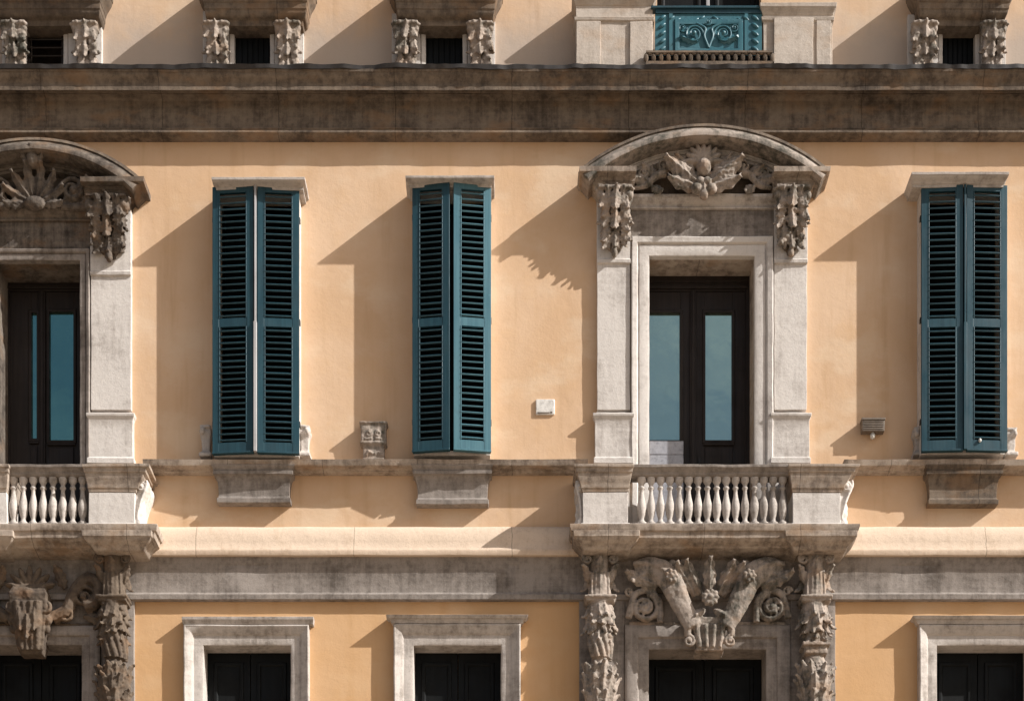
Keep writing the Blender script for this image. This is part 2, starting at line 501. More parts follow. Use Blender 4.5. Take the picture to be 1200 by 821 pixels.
def shuttered_window(x0, x1, ytop, ybot, lx0, lx1, ly0, ly1, corb, ang, brackets, centre, ymid=382, paint=('teal', 'teal')):
    PF = .215
    a, b = X(x0, PF), X(x1, PF); zt, zb = Z(ytop, PF), Z(ybot, PF)
    holes.append((a + .06, b - .06, zb + .06, zt - .06, .30))
    bm = B()
    frame(bm, a + .06, b - .06, zb + .06, zt - .06, [(0, -.25), (0, PF - .02), (.052, PF - .02), (.052, -.02)], True)
    win = obj('shuttered_window', bm, 'pale', p, .004)
    # window inside
    bm = B(); box(bm, a, b, .24, .28, zb, zt)
    obj('window_sash', bm, 'black', win)
    # two leaves hinged at the outer edges, each a few degrees ajar
    gap = .012
    w = (b - a) / 2
    for side in (0, 1):
        al = R(ang[side]); wl = (w - gap) / math.cos(al) * .985
        bm = shutter_leaf(wl, zt - zb - .02, Z(ymid, PF) - zb)
        if side == 0: m = Matrix.Translation((a, -PF, zb + .01)) @ Matrix.Rotation(-al, 4, 'Z')
        else: m = Matrix.Translation((b, -PF, zb + .01)) @ Matrix.Rotation(al, 4, 'Z') @ Matrix.Diagonal((-1, 1, 1, 1))
        bmesh.ops.transform(bm, matrix=m, verts=bm.verts)
        obj('shutter_leaf', bm, paint[side], win, .003, 38, 'paler teal louvred leaf, sunlight painted into its colour' if paint[side] != 'teal' else None)
        for hz in (.12, .5, .88):
            hx = a - .004 if side == 0 else b + .004
            zz = zb + (zt - zb) * hz
            bm = B(); box(bm, hx - .006, hx + .006, -PF - .02, -PF + .03, zz - .03, zz + .03)
            obj('hinge', bm, 'iron', win, .003)
    if centre:
        xm = (a + b) / 2
        bm = B()
        pr = PF + w * math.sin(R(max(ang))) + .05
        for za, zb2, r in ((zb + .02, Z(ymid, PF), .018), (Z(ymid, PF), zt - .02, .011)):
            box(bm, xm - r, xm + r, -pr - r, -pr + .03, za, zb2)
        obj('closing_bar', bm, 'greypaint' if centre == 1 else 'teal', win, .003)
    # lintel
    bm = B()
    c0, c1 = X(lx0, .4) + .035, X(lx1, .4) - .035
    zl0, zl1 = Z(ly1, .3), Z(ly0, .4)
    stack(bm, c0, c1, .30, [(zl0 - .01, -.02), (zl0 + .015, -.02)] + ogee(zl0 + .02, 0, zl1 - .03, .075) + [(zl1 - .028, .09), (zl1, .095)], .3, .3)
    obj('lintel', bm, 'aged', win, .004)
    # corbel table under the sill course
    if corb:
        k0, k1, ky0, ky1 = corb
        bm = B()
        e0, e1 = X(k0, .18), X(k1, .18)
        zt2, zb2 = Z(ky0, .18), Z(ky1, .13)
        stack(bm, e0, e1, .10, [(zb2, .025), (zb2 + .05, .03), (zb2 + .052, .01), (zb2 + .075, .005)] +
              cove(zb2 + .08, 0, zt2 - .10, .075) + [(zt2 - .098, .085), (zt2 - .06, .09), (zt2 - .058, .075)] +
              ogee(zt2 - .055, .08, zt2, .115, 5), .6, .6)
        obj('corbel', bm, 'dark' if k0 > 1000 else 'mid', win, .005)
    # little scrolled stone brackets at the foot of the shutters
    for bx, by0, by1 in brackets:
        bm = B()
        s = 1 if bx > (x0 + x1) / 2 else -1
        xa = X(bx, .1); zz0, zz1 = Z(by1, .1), Z(by0, .1)
        prof = [(0, .05), (.12, .06), (.2, .04), (.6, .045), (.85, .065), (1.0, .03)]
        stack(bm, xa - .055, xa + .055, .11, [(zz0 + (zz1 - zz0) * t, o - .05) for t, o in prof])
        ball(bm, (xa + s * .03, -.13, zz1 - .06), (.03, .04, .04)); box(bm, xa - .07, xa + .07, -.15, .0, zz0 - .01, zz0 + .03); box(bm, xa - .06, xa + .06, -.14, .0, zz1 - .02, zz1 + .01)
        carve('side_bracket', bm, 'aged', win, .009, .006)
    return win

shuttered_window(250, 351, 221, 535, 247, 358, 207, 220, (255, 338, 545, 588), (5, 4), [(241, 500, 535), (357, 500, 535)], 1)
shuttered_window(484, 575, 218, 533, 474, 580, 205, 217, (489, 571, 545, 590), (8, 8), [], 0, paint=('teal', 'teal_sunlit'))
wr = shuttered_window(1079, 1179, 219, 532, 1068, 1184, 201, 217, (1091, 1170, 545, 590), (3, 3), [(1077, 503, 534), (1185, 503, 534)], 2)

bm = B(); ball(bm, (X(1148, .27), -.285, Z(516, .28)), (.018, .02, .024)); obj('latch_knob', bm, 'plastic', wr)

# ------------------------------------------------------------------ console brackets
def console(bm, cx, w, zt, zb, pt, pb, drops=True):
    n = 10; h = zt - zb
    pts, rad = [], []
    rows = []
    for i in range(n + 1):
        t = i / n                                     # 0 at the foot
        pr = (pb + (pt - pb) * (t * t * (3 - 2 * t))) * (.74 if t < .93 else .95)
        ww = w * (.42 + .34 * t + .08 * math.sin(t * 5))
        rows.append([bm.verts.new(c) for c in ((cx - ww / 2, .02, zb + h * t), (cx - ww / 2, -pr * .8, zb + h * t), (cx - ww * .25, -pr, zb + h * t),
                     (cx + ww * .25, -pr, zb + h * t), (cx + ww / 2, -pr * .8, zb + h * t), (cx + ww / 2, .02, zb + h * t))])
    for a, b in zip(rows, rows[1:]):
        for k in range(6):
            l = (k + 1) % 6
            bm.faces.new((a[k], a[l], b[l], b[k]))
    bm.faces.new(rows[0][::-1]); bm.faces.new(rows[-1])
    rnd = random.Random(int(cx * 977) + int(zt * 31))
    J = lambda a: rnd.uniform(-a, a)
    P = lambda v: pt + (pb - pt) * (v * v * (3 - 2 * v))            # how far out at v (0 top, 1 foot)
    Wd = lambda v: w * (1 - .38 * v)
    # fringe of small curled leaves under the cornice
    box(bm, cx - w * .47, cx + w * .47, -pt - .02, .02, zt - .035, zt)
    for q in (-1, -.5, 0, .5, 1):
        leaf(bm, (cx + q * w * .36, -P(.12) * (1 - .25 * abs(q)), zt - w * .42), (q * .25 + J(.1), -.15, 1), OUT + Vector((q * .7, 0, 0)), w * .42, w * .13, .55, .1)
    for s in (-1, 1): ball(bm, (cx + s * w * .40, -P(.1) * .8, zt - w * .20), (w * .12, w * .14, w * .14))
    # long folds down the middle
    for s in (-1, 1):                                  # side scrolls, one curling under the cap, one at the waist
        volute(bm, (cx + s * w * .34, -P(.18) * .72, zt - h * .17), w * .14, 1.4, R(90), -s, .3, 1.8)
        volute(bm, (cx + s * w * .27, -P(.6) * .72, zt - h * .62), w * .11, 1.4, R(-90), s, .3, 1.8)
        leaf(bm, (cx + s * w * .24, -P(.3) * .6, zt - h * .30), (s * .35, 0, -1), OUT + Vector((s * 1.2, 0, 0)), h * .30, w * .15, .5, .1)
    for q in (-.2, -.02, .18):
        tube(bm, curve([(cx + q * w, -P(.2) * .9, zt - h * .20), (cx + q * w * 1.5 + J(.012), -P(.45) * .93, zt - h * .40), (cx + q * w * .6 + J(.01), -P(.7) * .95, zt - h * .66), (cx + q * w * .9 + J(.02), -P(.9), zt - h * .90)], 5), [w * .085 * (1 + .35 * math.sin(i * .45)) * (1 - .02 * i) for i in range(16)], 7)
    # overlapping tiers of hanging acanthus
    for v0, n_, ln, wd in ((.10, 3, .24, .17), (.26, 2, .24, .17), (.38, 3, .26, .15), (.55, 2, .26, .17), (.66, 3, .24, .13)):
        for i in range(n_):
            q = 0 if n_ == 1 else -1 + 2 * i / (n_ - 1)
            x = cx + q * Wd(v0) * .30 + J(.012)
            pr = P(v0) * (1.0 - .12 * abs(q)) + .012
            slope = (P(min(1, v0 + .2)) - P(v0)) / (.2 * h)
            leaf(bm, (x, -pr, zt - h * v0), (q * .16 + J(.12), -slope * .8, -1), OUT + Vector((q * .6, 0, 0)), h * ln * rnd.uniform(.85, 1.25), w * wd * rnd.uniform(1.0, 1.3), .5 + J(.1), .13, 3 + rnd.randint(0, 2))
    for i in range(14):
        v = rnd.uniform(.15, .86); q = J(1)
        ball(bm, (cx + q * Wd(v) * .42, -P(v) * .92 - .005, zt - h * v), rnd.uniform(.016, .03), None, 8, 6)
    ball(bm, (cx, -pb - .02, zb + h * .03), (w * .09, w * .1, w * .14))

# ------------------------------------------------------------------ balcony doors with their pediments
def surround(cx, half_open, open_top, dy, half_in, half_out, arc_px, carving_kind, ends):
    """cx in metres; half widths in metres; dy = photo rows the upper part sits lower than on the right-hand bay"""
    bay = 'soiled_shade' if dy else 'carved'  # left bay: vignette darkening painted in along with the dirt
    zt = Z(open_top)
    x0, x1 = cx - half_open, cx + half_open
    holes.append((x0 - .05, x1 + .05, FLOOR1, zt + .05, .5))
    bm = B()
    fw = half_in - half_open
    frame(bm, x0, x1, FLOOR1, zt, [(.002, -.03), (0, .055), (.03, .065), (fw * .55, .065), (fw * .6, .05), (fw * .68, .085), (fw * .95, .095), (fw, .08), (fw, -.03)])
    sur = obj('window_surround', bm, 'mid' if dy else 'pale', p, .004)
    bm = B(); frame(bm, x0, x1, FLOOR1, zt, [(0, -.42), (0, -.032), (.045, -.032), (.045, -.42)])
    obj('reveal', bm, 'ledge' if not dy else 'soiled_shade', sur, .003)
    # frieze board and its mouldings
    bm = B()
    ftop = Z(open_top) + fw
    stack(bm, cx - half_in - .02, cx + half_in + .02, .06, [(ftop + .005, 0), (Z(250 + dy), 0)], .2, .2)
    fb = bm; bm = B()
    stack(bm, cx - half_in - .02, cx + half_in + .02, .06, [(Z(250 + dy) + .003, .03), (Z(248 + dy), .035), (Z(247 + dy), .015)] + ogee(Z(246 + dy), .02, Z(240 + dy), .075) + [(Z(239.5 + dy), .085), (Z(236 + dy), .09)], .2, .2)
    obj('frieze_moulding', bm, 'soiled_shade' if dy else 'aged', sur, .003)
    bm = fb
    obj('frieze_board', bm, 'soiled_shade' if dy else 'frieze', sur, .004)
    # pilasters
    for s in (-1, 1):
        a, b = sorted((cx + s * (half_in + .012), cx + s * half_out))
        bm = B()
        zc = Z(487)
        stack(bm, a - .025, b + .025, .082, [(FLOOR1, .0), (Z(545, .08), 0), (Z(543, .08), .02), (Z(537, .08), .02), (Z(535, .08), 0), (Z(493, .08), 0)] +
              ogee(Z(492, .08), .005, Z(487, .08), .028) + [(Z(485, .08), .03), (Z(483, .08), -.012), (Z(482, .08), -.022)], .8, .8)
        stack(bm, a, b, .067, [(Z(483), -.002), (Z(314 + dy), 0), (Z(313 + dy), .025), (Z(309 + dy), .03), (Z(308 + dy), .018), (Z(215 + dy), .018)], .15, .15)
        obj('pilaster', bm, 'pale', sur, .004)
    # segmental pediment
    apex_y, end_x, end_y, half_span = arc_px
    PM = .30
    za = Z(apex_y, PM); ze = Z(end_y, PM); hs = half_span
    drop = za - ze; RR = (hs * hs + drop * drop) / (2 * drop); zc = za - RR; aa = math.asin(hs / RR)
    bm = B()
    prof = [(RR, -.03), (RR, .285), (RR - .048, .295), (RR - .050, .318)]
    prof += [(RR - .055 - .095 * t, .320 + .060 * math.sin(t * math.pi / 2)) for t in (0, .15, .3, .45, .6, .8, 1)]
    prof += [(RR - .172, .380), (RR - .175, .35), (RR - .180, .345), (RR - .188, .20), (RR - .192, -.03)]
    arc_sweep(bm, cx, zc, -aa, aa, 56, prof)
    for v in bm.verts:
        v.co += Vector((0, 1, 1)) * .006 * noise.noise(v.co * 3.1)
    ped = obj('pediment', bm, 'soiled_shade' if dy else 'carved', sur, .004)
    bm = B()
    arc_sweep(bm, cx, zc, -aa * .985, aa * .985, 56, [(RR + .001, -.02), (RR + .001, .288), (RR - .022, .302), (RR - .022, .308), (RR + .012, .300), (RR + .014, -.02)])
    for v in bm.verts: v.co += Vector((0, 1, 1)) * .008 * noise.noise(v.co * 5.3)
    obj('flashing', bm, 'dark', sur)
    bm = B()
    a3 = math.asin(min(.98, (half_in + .05) / (RR - .23)))
    arc_sweep(bm, cx, zc, -a3, a3, 56, [(RR - .190, -.02), (RR - .190, .16), (RR - .205, .165), (RR - .208, .145), (RR - .225, .13), (RR - .228, .11), (RR - .246, .105), (RR - .25, .125), (RR - .264, .125), (RR - .268, .10), (RR - .29, -.02)])
    obj('archivolt', bm, 'soiled_shade' if dy else 'aged', sur, .003)
    # entablature blocks that carry the arch
    for s in (-1, 1):
        a, b = sorted((cx + s * (half_in - .02), cx + s * (half_out + .01)))
        bm = B()
        zt2 = ze + .012; zb2 = Z(ends, .2)
        lev = [(zb2, 0)] + ogee(zb2 + .03, .0, zb2 + .12, .05, 5) + [(zb2 + .122, .06), (zb2 + .15, .062)] + \
              ogee(zb2 + .155, .07, zt2 - .06, .165, 6) + [(zt2 - .055, .178), (zt2, .182)]
        stack(bm, a, b, .20, lev, 1.15 if s < 0 else .1, 1.15 if s > 0 else .1)
        obj('impost_block', bm, 'soiled_shade' if dy else 'ledge', sur, .004)
        bm = B()
        console(bm, (a + b) / 2 + s * .005, (b - a) * .98, zb2 + .05, Z(301 + dy * .3, .08), .30, .115)
        carve('console', bm, bay, sur, .0078, .005)
    # tympanum
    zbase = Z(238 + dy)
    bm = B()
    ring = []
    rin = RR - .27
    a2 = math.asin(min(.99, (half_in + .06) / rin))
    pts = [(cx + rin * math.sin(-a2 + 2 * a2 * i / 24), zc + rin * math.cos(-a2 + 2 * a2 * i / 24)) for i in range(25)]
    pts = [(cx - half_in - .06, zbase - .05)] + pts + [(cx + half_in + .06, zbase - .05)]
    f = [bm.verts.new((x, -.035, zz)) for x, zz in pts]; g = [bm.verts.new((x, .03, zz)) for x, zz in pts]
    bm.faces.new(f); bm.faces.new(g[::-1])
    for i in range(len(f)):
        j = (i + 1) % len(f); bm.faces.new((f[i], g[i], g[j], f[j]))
    obj('tympanum', bm, 'soot_shade', sur)  # dark colour paints in the shade behind the sculpture
    # sculpture in the tympanum
    bm = B()
    k = lambda dx, dyy, pp=.1: Vector((cx + dx, -pp - .05, zbase + dyy - .02))
    if carving_kind == 'shell':
        for i in range(9):                                   # scallop shell
            a = R(-84 + 21 * i)
            c = k(.115 * math.sin(a), .345 + .135 * math.cos(a) * .9, .17)
            ball(bm, c, (.034, .055, .125), Matrix.Rotation(a, 4, 'Y'), 10, 8)
        ball(bm, k(0, .29, .19), (.085, .09, .095)); ball(bm, k(0, .40, .15), (.13, .08, .14))
        for s in (-1, 1):
            leaf_to(bm, k(.02 * s, .08, .16), k(.42 * s, .37, .17), .14, curl=.25, lobes=5)
            leaf_to(bm, k(.04 * s, .10, .15), k(.30 * s, .42, .12), .09, curl=.3)
            leaf_to(bm, k(.03 * s, .06, .17), k(.40 * s, .15, .17), .105, curl=.35, lobes=3)
            volute(bm, k(.46 * s, .34, .14), .075, 1.5, R(200 if s > 0 else -20), s)
            tube(bm, curve([k(.44 * s, .27, .12), k(.55 * s, .23, .12), k(.66 * s, .12, .12), k(.8 * s, .10, .1)], 6), [.05 - .0016 * i for i in range(19)], 8, 1.3)
            leaf_to(bm, k(.52 * s, .24, .11), k(.70 * s, .34, .12), .075, curl=.5)
            leaf_to(bm, k(.60 * s, .18, .12), k(.86 * s, .20, .12), .08, curl=.5)
            leaf_to(bm, k(.60 * s, .12, .12), k(.48 * s, .03, .14), .065, curl=.5)
            volute(bm, k(.70 * s, .27, .12), .06, 1.3, 0, s)
            ball(bm, k(.085 * s, .03, .2), .065); ball(bm, k(.04 * s, .12, .21), (.05, .04, .05))
        ball(bm, k(0, -.03, .2), (.055, .06, .065)); leaf_to(bm, k(0, .16, .2), k(0, .02, .22), .06, curl=.3)
    else:
        for i, a in enumerate((-62, -36, -12, 12, 36, 62)):  # palmette
            d = Vector((math.sin(R(a)), 0, math.cos(R(a))))
            leaf(bm, k(0, .03, .13) + d * .05, d, OUT, .46 - .05 * abs(a) / 36, .075, .45, .10)
        for s in (-1, 1):
            volute(bm, k(.44 * s, .19, .12), .15, 1.7, R(180 if s > 0 else 0), -s, .22)
            leaf_to(bm, k(.30 * s, .05, .12), k(.62 * s, .30, .12), .08, curl=.4)
            leaf_to(bm, k(.50 * s, .05, .12), k(.84 * s, .14, .12), .085, curl=.5)
            leaf_to(bm, k(.10 * s, .04, .14), k(.34 * s, .02, .16), .07, curl=.4)
            tube(bm, curve([k(.3 * s, .03), k(.55 * s, .02), k(.85 * s, .06)], 6), .045)
        ball(bm, k(0, .03, .15), (.13, .09, .08))
        ball(bm, k(0, .50, .22), (.07, .08, .10)); leaf_to(bm, k(0, .40, .2), k(0, .62, .27), .07, curl=.4)
        for s in (-1, 1): leaf_to(bm, k(.03 * s, .42, .2), k(.12 * s, .55, .24), .05, curl=.4)
    carve('carved_relief', bm, bay, sur, .0082, .005)
    return sur

def balcony_door(cx, half, zt, zb, depth, glass_px, centre_px, head_y):
    """two dark leaves with tall panes behind a stone reveal"""
    y = depth
    x0, x1 = cx - half - .02, cx + half + .02
    gy0, gy1 = glass_px[0][2], glass_px[0][3]
    bm = B()
    zh = Z(head_y, -y)
    stk = .05
    box(bm, x0, x1, y - .02, y + .06, zh, zt + .03)                          # head panel
    box(bm, x0 + .03, x1 - .03, y - .045, y - .015, zh + .02, zh + .06)
    box(bm, x0 + .03, x1 - .03, y - .035, y - .015, zh + .10, zh + .13)
    box(bm, x0, x0 + stk, y - .03, y + .06, zb, zh); box(bm, x1 - stk, x1, y - .03, y + .06, zb, zh)
    door = obj('balcony_door', bm, 'brown', p, .004)
    c0, c1 = X(centre_px[0], -y), X(centre_px[1], -y)
    cm = (c0 + c1) / 2
    for s, (gx0, gx1, ya, yb) in zip((-1, 1), glass_px):
        g0, g1 = X(gx0, -y), X(gx1, -y); zt2, zb2 = Z(ya, -y), Z(yb, -y)
        la, lb = (x0 + stk, cm - .004) if s < 0 else (cm + .004, x1 - stk)
        g0, g1 = max(g0, la + .03), min(g1, lb - .03)
        bm = B()
        yy0, yy1 = y - .015, y + .04
        box(bm, la, g0, yy0, yy1, zb + .01, zh - .005); box(bm, g1, lb, yy0, yy1, zb + .01, zh - .005)
        box(bm, g0 - .001, g1 + .001, yy0 + .001, yy1, zt2, zh - .006); box(bm, g0 - .001, g1 + .001, yy0 + .001, yy1, zb + .011, zb2)
        # glazing beads and raised panel under the pane
        frame(bm, g0 + .004, g1 - .004, zb2 + .004, zt2 - .004, [(0, -(y + .01)), (0, -(y - .03)), (.03, -(y - .03)), (.04, -(y - .014))], True)
        box(bm, g0 + .0, g1 - .0, yy0 - .016, yy0 + .01, zb2 - .30, zb2 - .09); box(bm, g0 - .02, g1 + .02, yy0 - .024, yy0 + .01, zb2 - .06, zb2 - .035)
        box(bm, g0, g1, yy0 - .016, yy0 + .01, zb + .12, zb2 - .36)
        obj('door_leaf', bm, 'brown', door, .004)
        bm = B(); quad(bm, (g0 - .005, y + .01, zb2 - .005), (g1 + .005, y + .01, zb2 - .005), (g1 + .005, y + .01, zt2 + .005), (g0 - .005, y + .01, zt2 + .005))
        r = bmesh.ops.extrude_face_region(bm, geom=bm.faces[:]); bmesh.ops.translate(bm, vec=(0, .008, 0), verts=[v for v in r['geom'] if isinstance(v, bmesh.types.BMVert)])
        obj('glass_pane', bm, 'glass' if half > .55 else 'glass_deep', door)
    bm = B(); box(bm, cm - .035, cm + .035, y - .045, y - .010, zb + .01, zh - .008); box(bm, cm - .015, cm + .015, y - .06, y - .04, zb + .01, zh - .01)
    obj('meeting_stile', bm, 'brown', door, .006)
    bm = B(); hx = cm + .075; hz = zb + 1.05
    box(bm, hx - .012, hx + .012, y - .03, y - .012, hz - .09, hz + .09); tube(bm, [(hx, y - .02, hz), (hx, y - .07, hz), (hx + .1, y - .075, hz)], .009)
    obj('door_handle', bm, 'iron', door)
    return door

CR = X(822)
surround(CR, .615, 303, 0, .83, 1.225, (146, 977, 201, 1.455), 'shell', 228)
balcony_door(CR - .035, .63, Z(303), FLOOR1, .385, [(760, 797, 367, 517), (826, 858, 367, 517)], (802, 822), 342)
CLX = X(46)
surround(CLX, .49, 308, 14, .61, 1.09, (162, 183, 213, 1.29), 'palmette', 238)
balcony_door(CLX, .50, Z(308), FLOOR1, .44, [(37, 44, 367, 515), (58, 87, 366, 517)], (46, 55), 342)

# ------------------------------------------------------------------ balconies
BAL = [(0, .058), (.03, .058), (.032, .045), (.055, .03), (.075, .03), (.11, .044), (.17, .057), (.22, .053), (.29, .034), (.34, .024), (.375, .025), (.385, .038), (.40, .038),
       (.41, .026), (.435, .03), (.455, .046), (.47, .052), (.50, .052)]
def balcony(lip, dies, rail, bal, ny, blocks, core_x, wings):
    """all spans in photo columns"""
    PS = .50
    bm = B()
    a, b = X(lip[0], PS), X(lip[1], PS)
    zt, zl = Z(613, PS), Z(629, PS)
    stack(bm, a + .14, b - .14, PS - .14, [(Z(649, .25), -.16), (Z(644, .3), -.05)] + ogee(Z(641, .36), -.02, zl, .085) +
          [(zl + .005, .1), (zl + .075, .105), (zl + .08, .125), (zt - .03, .14), (zt, .14)], 1, 1)
    bal_o = obj('balcony', bm, 'ledge', p, .005)
    for xa, xb in blocks:                                    # slab breaks forward under each pedestal
        bm = B()
        stack(bm, X(xa, PS) + .08, X(xb, PS) - .08, PS - .075, [(Z(645, .4), -.03)] + ogee(Z(643, .42), -.01, zl, .085, 5) + [(zl + .004, .095), (zl + .07, .1)], 1, 1)
        obj('slab_block', bm, 'ledge', bal_o, .005)
    zc0 = Z(575, .45)
    for i, (xa, xb) in enumerate(dies):                       # pedestals
        bm = B()
        x0, x1 = X(xa, .42), X(xb, .42)
        stack(bm, x0, x1, .42, [(zt - .01, .02), (zt + .03, .02), (zt + .035, 0), (zc0, 0)])
        obj('pedestal', bm, 'pale', bal_o, .004)
        bm = B()
        sl_ = wings[i][0]; sr_ = wings[i][1]
        z1 = Z(545, .48)
        stack(bm, x0, x1, .42, [(zc0 + .002, .006), (zc0 + .035, .012), (zc0 + .04, .02)] + ogee(zc0 + .045, .022, z1 - .085, .06, 6) +
              [(z1 - .08, .075), (z1 - .035, .082), (z1 - .03, .10), (z1, .104)], sl_, sr_)
        obj('pedestal_cap', bm, 'ledge', bal_o, .004)
        # scrolled bracket on the outer flank
        for sgn, on in ((-1, wings[i][2]), (1, wings[i][3])):
            if not on: continue
            xe = x0 if sgn < 0 else x1
            bm = B()
            H = zc0 + .12 - zt
            zt1 = zc0 + .15
            edge = curve([(xe + sgn * (.02 + on), 0, zt1), (xe + sgn * (.025 + on * .95), 0, zt1 - .07), (xe + sgn * (.02 + on * .45), 0, zc0 - .09), (xe + sgn * .035, 0, zt + .13), (xe + sgn * .06, 0, zt + .05), (xe + sgn * .085, 0, zt)], 5)
            f, g = [], []
            for q in edge: f.append((q.x, q.z))
            poly = [(xe - sgn * .02, zt)] + [(xe - sgn * .02, zt1)] + f
            va = [bm.verts.new((x, -.375, zz)) for x, zz in poly]; vb = [bm.verts.new((x, .01, zz)) for x, zz in poly]
            bm.faces.new(va); bm.faces.new(vb[::-1])
            for i in range(len(va)):
                j = (i + 1) % len(va); bm.faces.new((va[i], vb[i], vb[j], va[j]))
            # raised edge and scrolls on the face
            tube(bm, [(q.x - sgn * .012, -.385, q.z) for q in edge], .018, 6); tube(bm, [(q.x - sgn * .012, -.20, q.z) for q in edge], .022, 6)
            volute(bm, (xe + sgn * (on * .55 + .0), -.385, zt1 - .075), .055, 1.4, R(90), -sgn, .26, 1.2)
            volute(bm, (xe + sgn * .03, -.385, zt + .055), .045, 1.4, R(-90), -sgn, .26, 1.2)
            leaf(bm, (xe + sgn * (.01 + on * .55), -.29, zc0 - .02), (-sgn * on * .6, 0, -.5), (sgn, -.2, .1), H * .75, .09, .45, .10)
            carve('scroll_bracket', bm, 'pale', bal_o, .01, .005)
    # rail and balusters
    bm = B()
    x0, x1 = X(rail[0], .46), X(rail[1], .46)
    z1 = Z(544, .46); z0 = Z(557, .42)
    pr = [(z0, .385)] + ovolo(z0 + .005, .39, z0 + .04, .42) + [(z0 + .045, .43), (z1 - .035, .455), (z1 - .03, .47), (z1, .475)]
    course(bm, x0, x1, pr, int((x1 - x0) * 25), .006, -.24, seed=6.1)
    obj('handrail', bm, 'mid', bal_o, .003)
    bm = B(); box(bm, x0, x1, -.43, -.26, zt - .005, zt + .035); obj('plinth_rail', bm, 'mid', bal_o, .004)
    me = None
    h = z0 - (zt + .033)
    yb = -.35
    n = ny
    for i in range(n):
        px = bal[0] + (bal[1] - bal[0]) * i / (n - 1)
        if me is None:
            bm = B(); lathe(bm, (0, 0, 0), [(zz / .5 * h, r * .94) for zz, r in BAL], 16)
            o = obj('baluster', bm, 'aged', bal_o, 0, 50); me = o.data
        else:
            o = bpy.data.objects.new('baluster', me); COL.objects.link(o); o.parent = bal_o
        o.location = (X(px, .35), yb, zt + .034); o.rotation_euler = (0, 0, random.random() * 6)
        s = random.uniform(.94, 1.06); o.scale = (s, s, 1)
    # half balusters where the rail meets the pedestals
    return bal_o

balcony((668, 1008), [(683, 736), (929, 985)], (738, 927), (752, 917), 16, [(674, 748), (922, 1003)], None,
        [(1.0, .6, .06, 0), (.6, 2.0, 0, .13)])
balcony((-98, 184), [(-70, 8), (104, 158)], (6, 106), (16, 97), 8, [(-92, 14), (98, 176)], None,
        [(1.6, .5, .10, 0), (.5, 1.8, 0, .12)])

# ------------------------------------------------------------------ storey below: plain framed windows
def lower_window(x0, x1, yt, fo0, fo1, ft, cap):
    a, b, zt = X(x0), X(x1), Z(yt)
    holes.append((a - .03, b + .03, LOWZ, zt + .03, .4))
    d = (a - X(fo0)) * .96
    bm = B()
    frame(bm, a, b, LOWZ, zt, [(0, -.30), (0, .035), (d * .10, .045), (d * .5, .045), (d * .55, .06), (d * .62, .075), (d * .9, .10), (d * .93, .105), (d, .10), (d, -.03)])
    win = obj('framed_window', bm, 'aged', p, .004)
    bm = B()
    zc = zt + d
    o = .05 if cap else .012
    stack(bm, X(fo0), X(fo1), .085, [(zc + .004, 0)] + ogee(zc + .012, .012, zc + .05, .03, 4) + [(zc + .055, .03 + o * .5), (zc + .085, .03 + o)], 1 if cap else .2, 1 if cap else .2)
    obj('window_cornice', bm, 'aged', win, .004)
    xm = (a + b) / 2
    for s in (-1, 1):
        l0, l1 = (a + .005, xm - .004) if s < 0 else (xm + .004, b - .005)
        bm = B()
        box(bm, l0, l1, .22, .27, LOWZ, zt - .005)
        for za, zb in ((zt - 1.05, zt - .12), (zt - 2.1, zt - 1.15)):
            frame(bm, l0 + .13, l1 - .13, za + .05, zb - .05, [(0, -.225), (.02, -.20), (.05, -.20), (.06, -.225)], True)
        obj('panel_leaf', bm, 'black', win, .004)
    return win
lower_window(239, 341, 757, 216, 368, 722, False)
lower_window(485, 587, 757, 461, 611, 724, True)
lower_window(1097, 1206, 757, 1074, 1229, 724, True)

